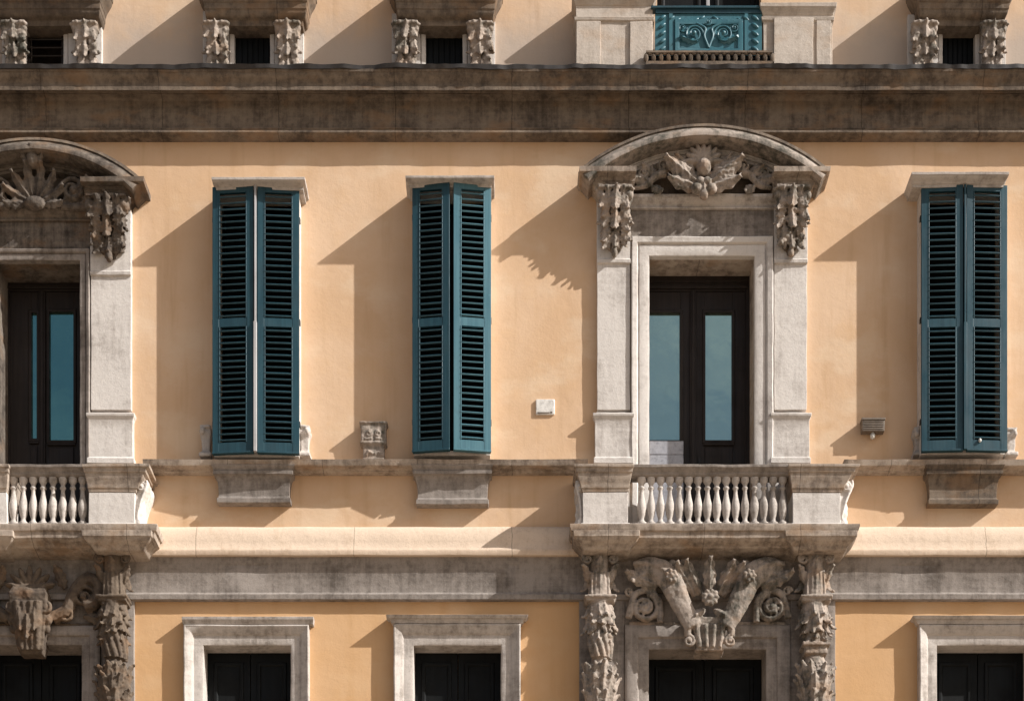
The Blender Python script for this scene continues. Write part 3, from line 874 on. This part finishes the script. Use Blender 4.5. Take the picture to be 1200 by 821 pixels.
# ------------------------------------------------------------------ doorways under the balconies
def herm(cx, variant):
    """carved half column: capital, fluted shaft, leaf clusters, block and urn"""
    bm = B()
    y = -.16
    zt = Z(648, .2)
    zz = lambda py: Z(py, .2)
    # shaft core down to the plinth below the picture
    lathe(bm, (cx, y, 0), [(LOWZ, .15), (LOWZ + .25, .15), (LOWZ + .3, .11), (zz(835), .13), (zz(815), .17), (zz(795), .17), (zz(778), .11), (zz(770), .10), (zz(748), .11), (zz(715), .15), (zz(700), .14), (zz(665), .12), (zt, .14)], 16, 1.0)
    rnd = random.Random(int(cx * 577) + 5)
    J = lambda a: rnd.uniform(-a, a)
    dirs = lambda a: Vector((math.sin(R(a)), -math.cos(R(a)), 0))
    # capital: corner scrolls, curled leaves, fluted neck
    box(bm, cx - .19, cx + .19, y - .16, .02, zz(650), zt + .0)
    for s in (-1, 1):
        volute(bm, (cx + s * .145, y - .10, zz(657)), .062, 1.5, R(90), -s, .28, 1.6)
        leaf(bm, (cx + s * .13, y - .06, zz(684)), (s * .20, -.1, 1), OUT + Vector((s * .6, 0, 0)), .22, .06, .5, .10)
        leaf(bm, (cx + s * .14, y + .02, zz(672)), (s * .15, 0, -1), OUT + Vector((s * 1.4, 0, 0)), .22, .06, .5, .10)
    leaf(bm, (cx, y - .12, zz(676)), (0, -.1, 1), OUT, .20, .06, .5, .10)
    for i in range(5): tube(bm, [(cx - .10 + .05 * i, y - .125 + .012 * abs(i - 2), zz(701)), (cx - .09 + .045 * i, y - .12 + .012 * abs(i - 2), zz(672))], .017, 6)
    box(bm, cx - .185, cx + .185, y - .165, .02, zz(703.5), zz(700)); box(bm, cx - .165, cx + .165, y - .145, .02, zz(707), zz(703))
    # hanging clusters of leaf and fruit
    for py, L, rr, n, w_ in ((708, .17, .135, 6, .055), (717, .20, .140, 5, .06), (727, .18, .135, 6, .05), (737, .17, .115, 5, .05)):
        for i in range(n):
            a = -85 + 170 * i / (n - 1) + J(9); d = dirs(a)
            leaf(bm, Vector((cx, y, zz(py))) + d * rr, (d.x * .12 + J(.15), d.y * .12, -1), d, L * rnd.uniform(.85, 1.15), w_ * rnd.uniform(.9, 1.2), .45 + J(.12), .10, 3 + rnd.randint(0, 2))
    for i in range(12):
        d = dirs(J(85)); ball(bm, Vector((cx, y, zz(rnd.uniform(709, 748)))) + d * rnd.uniform(.13, .16), rnd.uniform(.018, .034), None, 8, 6)
    if variant:
        box(bm, cx - .16, cx + .16, y - .16, .02, zz(759), zz(755)); box(bm, cx - .13, cx + .13, y - .13, .02, zz(768), zz(758))
        lathe(bm, (cx, y, 0), [(zz(779), .15), (zz(774), .13), (zz(768), .10)], 14)
    else:
        for i in range(6):
            a = -75 + 30 * i; d0, d1 = dirs(a), dirs(a + 35)
            tube(bm, curve([Vector((cx, y, zz(744))) + d0 * .135, Vector((cx, y, zz(757))) + dirs(a + 18) * .135, Vector((cx, y, zz(772))) + d1 * .125], 5), .028, 7)
    # urn wrapped in leaves
    for py, L, n, w_, sp in ((800, .22, 6, .06, .05), (815, .24, 7, .055, .18), (832, .24, 6, .06, .22), (850, .22, 6, .06, .2)):
        for i in range(n):
            a = -88 + 176 * i / (n - 1) + J(8); d = dirs(a)
            leaf(bm, Vector((cx, y, zz(py))) + d * (.165 if py < 830 else .14), (d.x * sp * .5 + J(.12), d.y * sp * .5, 1), d, L * rnd.uniform(.85, 1.1), w_ * rnd.uniform(.9, 1.2), .40 + J(.1), .10, 3 + rnd.randint(0, 2))
    for i in range(9):
        ball(bm, Vector((cx, y, zz(782 + J(3)))) + dirs(-80 + 20 * i) * .125, .028, None, 8, 6)
    return bm

def lower_doorway(x0, x1, yt, fo, ft, herms, kind):
    bay = 'soot_shade' if kind == 'keystone' else 'carved'  # left doorway stone has the vignette darkening painted in
    a, b, zt = X(x0), X(x1), Z(yt)
    holes.append((a - .03, b + .03, LOWZ - .6, zt + .03, .5))
    d = X(fo[1]) - b
    bm = B()
    frame(bm, a, b, LOWZ - .6, zt, [(0, -.40), (0, .05), (.02, .06), (d * .42, .06), (d * .46, .085), (d * .5, .09), (d * .9, .09), (d, .075), (d, -.03)])
    cx = (a + b) / 2
    half = (b - a) / 2 + d
    stack(bm, cx - half - .28, cx + half + .28, .025, [(zt + d + .004, 0), (Z(652), 0)], 0, 0)     # back panel behind the carving
    door = obj('doorway', bm, 'mid', p, .004)
    xm = cx
    for s in (-1, 1):
        l0, l1 = (a + .005, xm - .004) if s < 0 else (xm + .004, b - .005)
        bm = B(); box(bm, l0, l1, .30, .35, LOWZ - .6, zt - .004)
        for za, zb in ((zt - .95, zt - .10), (zt - 2.2, zt - 1.05)):
            frame(bm, l0 + .15, l1 - .15, za + .05, zb - .05, [(0, -.305), (.02, -.275), (.05, -.275), (.06, -.305)], True)
        obj('door_leaf', bm, 'black', door, .004)
    for hx, var in herms:
        carve('herm_column', herm(X(hx, .2), var), bay, door, .0088, .006)
    zb = Z(yt) + d                       # top of the surround
    k = lambda dx, dz, pp=.14: Vector((cx + dx, -pp, zb + dz))
    bm = B()
    if kind == 'ribbons':
        for s in (-1, 1):
            # two heavy ribbons sweeping down to the keystone
            pts = curve([k(.86 * s, .62, .15), k(.70 * s, .62, .19), k(.50 * s, .50, .24), k(.34 * s, .22, .26), k(.20 * s, -.08, .25)], 6)
            n = len(pts); tube(bm, pts, [.075 + .07 * math.sin(math.pi * min(1, i / n * 1.1)) for i in range(n)], 10, .55)
            pts2 = [q + Vector((s * .02, -.06, .03)) for q in pts[:15]]
            tube(bm, pts2, [.03] * len(pts2), 6); tube(bm, [q + Vector((-s * .07, -.05, -.05)) for q in pts[:15]], .025, 6)
            # the plain tapering lower end of each ribbon
            c0, c1 = k(.44 * s, .38, .27), k(.19 * s, -.10, .28)
            tube(bm, [c0, c0.lerp(c1, .5), c1], [.125, .118, .10], 12, .42)
            rosette(bm, k(.45 * s, .46, .36), .085)
            volute(bm, k(.74 * s, .17, .12), .165, 1.8, R(100 if s > 0 else 80), s, .22, 1.5); rosette(bm, k(.74 * s, .16, .16), .085)
            tube(bm, curve([k(.56 * s, .0), k(.57 * s, .25), k(.70 * s, .37), k(.86 * s, .31), k(.93 * s, .05)], 6), .04)
            leaf_to(bm, k(.60 * s, .40, .2), k(.96 * s, .55, .16), .10, curl=.5)
            leaf_to(bm, k(.62 * s, .62, .2), k(.90 * s, .44, .18), .08, curl=.5)
            leaf_to(bm, k(.10 * s, .30, .22), k(.28 * s, .66, .24), .09, curl=.5)
            leaf_to(bm, k(.16 * s, .28, .20), k(.40 * s, .64, .24), .08, curl=.5)
            leaf_to(bm, k(.05 * s, .12, .24), k(.17 * s, .02, .30), .06, curl=.4)
            volute(bm, k(.92 * s, .36, .14), .06, 1.4, 0, s)
            volute(bm, k(.24 * s, -.26, .26), .07, 1.4, R(90), s, .3, 1.5)
            tube(bm, [k(.25 * s, -.04, .25), k(.25 * s, -.20, .25)], [.06, .04])
            for i in range(4): ball(bm, k((.30 + .12 * i) * s, .67, .17), (.06, .07, .045))
        rosette(bm, k(0, .22, .34), .11, 9)
        leaf_to(bm, k(0, .30, .26), k(0, .68, .26), .09, curl=.5)
        box(bm, cx - .92, cx + .92, -.075, .02, zb - .02, zb + .04)
        # fluted keystone
        v0 = Vector((cx, 0, zb))
        lv = [(-.37, .16), (-.35, .17), (-.33, .145), (-.06, .20), (-.03, .25), (.02, .255)]
        rows = []
        for dz, hw in lv:
            rows.append([bm.verts.new(v0 + Vector(c)) for c in ((-hw, .02, dz), (-hw, -.24 - hw * .15, dz), (hw, -.24 - hw * .15, dz), (hw, .02, dz))])
        for q, r2 in zip(rows, rows[1:]):
            for i in range(4): bm.faces.new((q[i], q[(i + 1) % 4], r2[(i + 1) % 4], r2[i]))
        bm.faces.new(rows[0][::-1]); bm.faces.new(rows[-1])
        for i in range(4):
            t = -1 + 2 * i / 3
            tube(bm, [k(t * .115, -.33, .265), k(t * .155, -.07, .275)], [.026, .034])
    else:
        # keystone with acanthus and S-scrolls to either side
        v0 = Vector((cx, 0, zb))
        rows = []
        for dz, hw, pr in ((-.36, .13, .16), (-.30, .15, .20), (.1, .20, .28), (.3, .22, .30), (.42, .17, .24)):
            rows.append([bm.verts.new(v0 + Vector(c)) for c in ((-hw, .02, dz), (-hw, -pr, dz), (hw, -pr, dz), (hw, .02, dz))])
        for q, r2 in zip(rows, rows[1:]):
            for i in range(4): bm.faces.new((q[i], q[(i + 1) % 4], r2[(i + 1) % 4], r2[i]))
        bm.faces.new(rows[0][::-1]); bm.faces.new(rows[-1])
        for i in range(7):
            an = R(-75 + 25 * i); c = k(.17 * math.sin(an), .36 + .17 * math.cos(an), .19)
            ball(bm, c, (.038, .07, .13), Matrix.Rotation(an, 4, 'Y'), 10, 8)
        ball(bm, k(0, .30, .24), (.10, .07, .08))
        for t in (-.12, -.04, .04, .12): tube(bm, [k(t, .20, .30), k(t * .95, -.02, .28), k(t * .7, -.33, .20)], [.045, .04, .03], 8)
        for t, z0_, z1_ in ((-.09, .12, -.12), (.09, .12, -.12), (0, .05, -.22)):
            leaf_to(bm, k(t, z0_, .33), k(t * .9, z1_, .28), .07, curl=.4)
        for s in (-1, 1):
            volute(bm, k(.19 * s, .14, .25), .075, 1.5, R(90), -s, .3, 1.5)
            ball(bm, k(.21 * s, .02, .20), (.05, .06, .07)); ball(bm, k(.20 * s, -.08, .18), (.04, .05, .05))
        for s in (-1, 1):
            pts = curve([k(.25 * s, .06), k(.42 * s, .16), k(.50 * s, .36), k(.66 * s, .52), k(.80 * s, .42), k(.74 * s, .24), k(.62 * s, .20)], 6)
            tube(bm, pts, [.075] * len(pts), 8, 1.1)
            volute(bm, k(.62 * s, .30), .13, 1.6, R(0), s, .22)
            volute(bm, k(.40 * s, .10), .10, 1.6, R(120), -s, .22)
            leaf_to(bm, k(.40 * s, .40, .14), k(.30 * s, .64, .16), .08, curl=.5)
            leaf_to(bm, k(.60 * s, .10, .12), k(.88 * s, .02, .12), .08, curl=.5)
        box(bm, cx - .85, cx + .85, -.07, .02, zb - .02, zb + .03)
    carve('carved_overdoor', bm, bay, door, .0095, .006)
    # plain strip and plinth block behind the half columns
    for hx, var in herms:
        xc = X(hx, .05)
        sa, sb = (xc - .24, a - d - .004) if xc < cx else (b + d + .004, xc + .24)
        bm = B(); stack(bm, sa, sb, .045, [(LOWZ - .6, .06), (LOWZ, .06), (LOWZ + .03, 0), (Z(651), 0)])
        obj('backing_strip', bm, 'mid', door, .004)
    return door
lower_doorway(760, 897, 762, (730, 925), 722, [(703, 0), (955, 1)], 'ribbons')
lower_doorway(-16, 97, 757, (-38, 119), 722, [(-52, 0), (133, 0)], 'keystone')

# ------------------------------------------------------------------ attic storey above the cornice
def attic_window(x0, x1, yt, h0, h1, cons, louvre=False):
    a, b, zt = X(x0), X(x1), Z(yt)
    zb = CTOP + .02
    holes.append((a - .02, b + .02, zb, zt + .02, .35))
    bm = B()
    frame(bm, a, b, zb, zt, [(0, -.28), (0, .03), (.03, .04), (.05, .04), (.06, .02), (.06, -.03)])
    # stone slabs either side, behind the consoles
    for s, c in zip((-1, 1), cons):
        e0, e1 = sorted((a - .062 if s < 0 else b + .062, X(c, .1) + s * .17))
        box(bm, e0, e1, -.05, .02, zb, zt + .12)
    win = obj('attic_window', bm, 'pale', p, .004)
    bm = B()
    hz = Z(23, .2)
    c0, c1 = X(h0, .4) + .13, X(h1, .4) - .13
    stack(bm, c0, c1, .20, [(hz - .06, -.10), (hz - .055, -.03), (hz, -.02)] + ovolo(hz + .01, 0, hz + .08, .05, 5) + [(hz + .085, .06), (hz + .15, .065)] +
          ogee(hz + .155, .075, hz + .32, .185, 7) + [(hz + .325, .2), (hz + .40, .205), (hz + .46, .12), (hz + .50, -.05)], .65, .65)
    obj('window_hood', bm, 'soot_shade' if louvre else 'dark', win, .005)
    for c in cons:
        bm = B(); console(bm, X(c, .12), .30, hz - .03, zb, .22, .09)
        carve('console', bm, 'carved', win, .009, .006)
    bm = B()
    if louvre:
        for xx in (a, b - .03): box(bm, xx, xx + .03, -.01, .05, zb, zt)
        n = 7
        for i in range(n):
            m = Matrix.Translation((0, .015, zb + (zt - zb) * (i + .5) / n)) @ Matrix.Rotation(R(35), 4, 'X')
            box(bm, a + .01, b - .01, -.05, .05, -.008, .008, m)
        box(bm, a, b, .2, .24, zb, zt)
        obj('louvre', bm, 'brown', win, .003)
    else:
        box(bm, a + .002, b - .002, .05, .09, zb, zt - .003)
        for i in range(6): box(bm, a + .02 + (b - a - .04) * i / 6 + .006, a + .02 + (b - a - .04) * (i + 1) / 6 - .006, .035, .052, zb, zt - .03)
        obj('board_shutter', bm, 'black', win, .003)
    return win
attic_window(32, 75, 31, -22, 123, (18, 101), True)
attic_window(275, 317, 29, 227, 367, (254, 338))
attic_window(499, 542, 31, 454, 589, (476, 563))
attic_window(1104, 1142, 33, 1071, 1196, (1082, 1163))

# attic balcony with teal panel
zb = CTOP + .004
bm = B()
XA0, XA1 = X(757, .3), X(905, .3)
box(bm, XA0, XA1, -.255, .02, zb, zb + .10)
ab = obj('attic_balcony', bm, 'mid', p, .004)
for xa, xb, side in ((675, 765, -1), (895, 976, 1)):
    bm = B()
    x0, x1 = X(xa, .27), X(xb, .27)
    zc = Z(24, .27); z2 = Z(11 if side < 0 else 22, .27)
    stack(bm, x0, x1, .24, [(zb + .003, .0), (zc, 0), (zc + .01, .02), (zc + .045, .028), (zc + .05, 0), (z2 + .06, 0)] +
          ogee(z2 + .065, .01, z2 + .12, .04, 5) + [(z2 + .125, .05), (z2 + .17, .055)], .8, .8)
    # pilaster strips leave a sunk panel between
    if side < 0:
        for s0, s1 in ((675, 704), (738, 765)): stack(bm, X(s0, .27) + .004, X(s1, .27) - .004, .262, [(zb + .006, 0), (zc - .004, 0)], 0, 0)
    else:
        stack(bm, X(907, .27), X(953, .27), .272, [(zb + .006, 0), (zc + .03, 0)], 0, 0)
        stack(bm, X(957, .27), X(974, .27), .258, [(zb + .006, 0), (zc + .02, 0)], 0, 0)
    obj('pedestal', bm, 'attic', ab, .004)
# carved teal panel
bm = B()
x0, x1 = X(768, .25), X(893, .25); z0, z1 = Z(62, .25), Z(11, .25)
box(bm, x0, x1, -.235, -.19, z0 - .1, z1)
frame(bm, x0 + .28, x1 - .28, z0 + .05, z1 - .17, [(0, .236), (.0, .25), (.02, .258), (.05, .258), (.06, .236)], True)
box(bm, x0 + .16, x0 + .20, -.25, -.22, z0 - .1, z1 - .05); box(bm, x1 - .20, x1 - .16, -.25, -.22, z0 - .1, z1 - .05)
xm = (x0 + x1) / 2; zm = (z0 + z1) / 2 - .06
for s in (-1, 1):
    volute(bm, (xm + s * .17, -.24, zm + .02), .11, 1.9, R(180 if s > 0 else 0), -s, .13, 1.0)
    volute(bm, (xm + s * .30, -.24, zm + .10), .05, 1.5, R(180 if s > 0 else 0), s, .17, 1.0)
    tube(bm, curve([(xm, -.245, z0 + .06), (xm + s * .05, -.245, zm), (xm + s * .04, -.245, zm + .09), (xm + s * .14, -.245, zm + .15)], 6), .016)
    leaf(bm, (xm + s * .12, -.24, zm - .06), (s, 0, .2), OUT, .22, .05, .3, .08)
    for i in range(6):
        ball(bm, (xm + s * (.08 + .07 * i), -.24, z1 - .10 - .006 * i * (5 - i)), (.045, .02, .018), Matrix.Rotation(R(35 * s), 4, 'Y'), 10, 6)
    for i in range(5): ball(bm, (x0 + .08 if s < 0 else x1 - .08, -.24, z0 + .05 + .09 * i), (.05, .02, .022), Matrix.Rotation(R(35 * s), 4, 'Y'), 10, 6)
volute(bm, (xm, -.245, z1 - .15), .05, 1.4, R(90), 1, .2, 1.0)
obj('carved_panel', bm, 'teal_light', ab, 0, 40, 'teal enamelled balcony panel with raised scrollwork')
bm = B(); box(bm, x0 - .05, x1 + .05, -.27, -.16, z1 + .002, z1 + .03); box(bm, x0, x1, -.25, -.18, z1 - .045, z1 + .003)
obj('handrail', bm, 'teal', ab, .005)
# pierced strip at its foot
bm = B()
zs0, zs1 = Z(74.5, .3), Z(61, .3)
box(bm, XA0, XA1, -.325, -.285, zs1 - .022, zs1); box(bm, XA0, XA1, -.325, -.285, zs0 - .10, zs0 + .012)
nn = 17; st = (XA1 - XA0) / nn; hh = zs1 - .022 - zs0 - .012; zc = zs0 + .012 + hh / 2
for i in range(nn):
    cxx = XA0 + st * (i + .5)
    for s in (-1, 1):
        ball(bm, (cxx + s * st * .5, -.305, zc), (.028, .02, hh * .55), None, 8, 6)
    ball(bm, (cxx, -.305, zc + hh * .45), (.03, .018, .014), None, 8, 6)
obj('pierced_strip', bm, 'dark', ab)
bm = B(); box(bm, XA0, XA1, -.283, -.26, zb + .101, zs1 - .03); obj('backing_strip', bm, 'black', ab)
# door behind it
dx0, dx1, dz1 = X(770), X(892), 17.4
holes.append((dx0, dx1, zb + .12, dz1, .3))
bm = B()
for l0, l1 in ((dx0 - .01, (dx0 + dx1) / 2 - .02), ((dx0 + dx1) / 2 + .02, dx1 + .01)):
    box(bm, l0, l1, .16, .20, zb + .1, dz1 + .02)
    frame(bm, l0 + .12, l1 - .12, zb + .5, dz1 - .2, [(0, -.165), (.02, -.14), (.05, -.14), (.06, -.165)], True)
adr = obj('attic_door', bm, 'black', p, .004)
bm = B(); box(bm, (dx0 + dx1) / 2 - .019, (dx0 + dx1) / 2 + .019, .13, .19, zb + .1, dz1 + .02); obj('meeting_stile', bm, 'greypaint', adr, .004)

# ------------------------------------------------------------------ walls with all these openings cut out, and the body behind
bm = B()
xs = sorted({XL, XR} | {h[0] for h in holes} | {h[1] for h in holes})
zs = sorted({0, ROOF} | {h[2] for h in holes} | {h[3] for h in holes})
vc = {}
def V(x, z):
    if (x, z) not in vc: vc[(x, z)] = bm.verts.new((x, 0, z))
    return vc[(x, z)]
for i in range(len(xs) - 1):
    for j in range(len(zs) - 1):
        cx_, cz_ = (xs[i] + xs[i + 1]) / 2, (zs[j] + zs[j + 1]) / 2
        if any(h[0] < cx_ < h[1] and h[2] < cz_ < h[3] for h in holes): continue
        bm.faces.new((V(xs[i], zs[j]), V(xs[i + 1], zs[j]), V(xs[i + 1], zs[j + 1]), V(xs[i], zs[j + 1])))
for x0, x1, z0, z1, d in holes:
    quad(bm, (x0, 0, z0), (x0, d, z0), (x0, d, z1), (x0, 0, z1)); quad(bm, (x1, 0, z0), (x1, 0, z1), (x1, d, z1), (x1, d, z0))
    quad(bm, (x0, 0, z1), (x0, d, z1), (x1, d, z1), (x1, 0, z1)); quad(bm, (x0, 0, z0), (x1, 0, z0), (x1, d, z0), (x0, d, z0))
    quad(bm, (x0, d, z0), (x1, d, z0), (x1, d, z1), (x0, d, z1))
for xx in (XL, XR): quad(bm, (xx, 0, 0), (xx, 9, 0), (xx, 9, ROOF), (xx, 0, ROOF))
quad(bm, (XL, 9, 0), (XR, 9, 0), (XR, 9, ROOF), (XL, 9, ROOF))
me = bpy.data.meshes.new('wall'); bm.to_mesh(me); bm.free(); me.materials.append(M['stucco'])
wall = bpy.data.objects.new('wall', me); COL.objects.link(wall); wall.parent = palazzo
bm = B(); box(bm, XL - .6, XR + .6, -.7, 9.6, ROOF + .002, ROOF + .25); obj('roof', bm, 'dark', p, .02)

# ------------------------------------------------------------------ small things fixed to the wall
def thing(o, label, cat):
    o['label'] = label; o['category'] = cat; return o
def at(o, loc):
    """move the origin of a mesh to its base"""
    loc = Vector(loc)
    o.data.transform(Matrix.Translation(-loc)); o.location = loc; return o

bm = B(); x0, x1, z0, z1 = X(628, .03), X(650, .03), Z(485, .03), Z(467, .03)
stack(bm, x0, x1, .024, [(z0, 0), (z1, 0)], 0, 0)
o = at(obj('junction_box', bm, 'plastic', None, .008), (X(639), 0, z0))
thing(o, 'small white junction box on the sunlit ochre wall left of the balcony door', 'junction box')
bm = B(); box(bm, x0 + .02, x0 + .16, -.028, -.02, z0 + .012, z0 + .026); box(bm, x1 - .05, x1 - .025, -.029, -.02, z0 + .014, z0 + .034)
c = obj('maker_plate', bm, 'sensor', None, .002); c.data.transform(Matrix.Translation(-o.location)); c.parent = o

bm = B(); x0, x1, z0, z1 = X(1010, .09), X(1036, .09), Z(506, .09), Z(492, .09)
box(bm, x0, x1, -.12, -.02, z0, z1); box(bm, x0 - .008, x1 + .008, -.13, -.01, z1 - .012, z1 + .012)
for i in range(4): box(bm, x0 + .015, x1 - .015, -.126, -.11, z0 + .018 + .027 * i, z0 + .03 + .027 * i)
box(bm, x0 + .07, x1 - .07, -.05, .02, z0 + .02, z1 - .02)
o = at(obj('wall_lamp', bm, 'sensor', None, .004), (X(1023), 0, z0 - .08))
thing(o, 'small brown wall lamp with a bulb beneath, right of the large balcony door', 'wall lamp')
bm = B(); ball(bm, (X(1023, .09), -.07, z0 - .035), (.03, .03, .04)); lathe(bm, (X(1023, .09), -.07, z0 - .02), [(0, .018), (.03, .018)], 10)
c = obj('bulb', bm, 'bulb', None, 0); c.data.transform(Matrix.Translation(-o.location)); c.parent = o

bm = B(); x0, x1, z0, z1 = X(423, .14), X(452, .14), Z(538, .14), Z(493, .14)
zm = z0 + (z1 - z0) * .44
stack(bm, x0 + .02, x1 - .02, .10, [(z0 - .02, 0), (zm - .03, .0)] + ogee(zm - .03, 0, zm, .03, 4) + [(zm + .01, .036), (zm + .02, .03), (zm + .025, .02), (z1 - .03, .024), (z1 - .02, .04), (z1, .04)])
xm_ = (x0 + x1) / 2
for s_ in (-1, 1):
    volute(bm, (xm_ + s_ * .055, -.122, zm + .115), .04, 1.3, R(90), s_, .28, 1.0, False)
    tube(bm, [(xm_ + s_ * .10, -.122, zm + .05), (xm_ + s_ * .02, -.122, zm + .055)], .014, 6)
    tube(bm, [(xm_ + s_ * .09, -.102, z0 + .06), (xm_ + s_ * .06, -.105, z0 + .11), (xm_ + s_ * .01, -.102, z0 + .08)], .014, 6)
box(bm, x0 + .02, x1 - .02, -.16, .0, z0 - .02, z0 + .015)
o = at(carve('carved_block', bm, 'carved', None, .008, .005), (X(437), 0, z0 - .02))
thing(o, 'carved grey stone block standing on the ledge between two pairs of teal shutters', 'stone block')

# grey board standing inside the balcony, against the left leaf of the door
bm = B(); x0, x1 = X(759, -.3), X(801, -.3); zt = Z(516, -.3)
box(bm, x0 + .02, x1, .31, .335, Z(532, -.3) + .004, zt); box(bm, x0 + .02, x1, .31, .335, FLOOR1 + .01, Z(532, -.3) - .004)
box(bm, x0 + .03, x1 - .01, .318, .33, FLOOR1 + .01, zt - .01)
o = at(obj('board', bm, 'panel', None, .004), ((x0 + x1) / 2, .32, FLOOR1 + .01))
thing(o, 'pale grey board standing against the left leaf of the large balcony door', 'board')
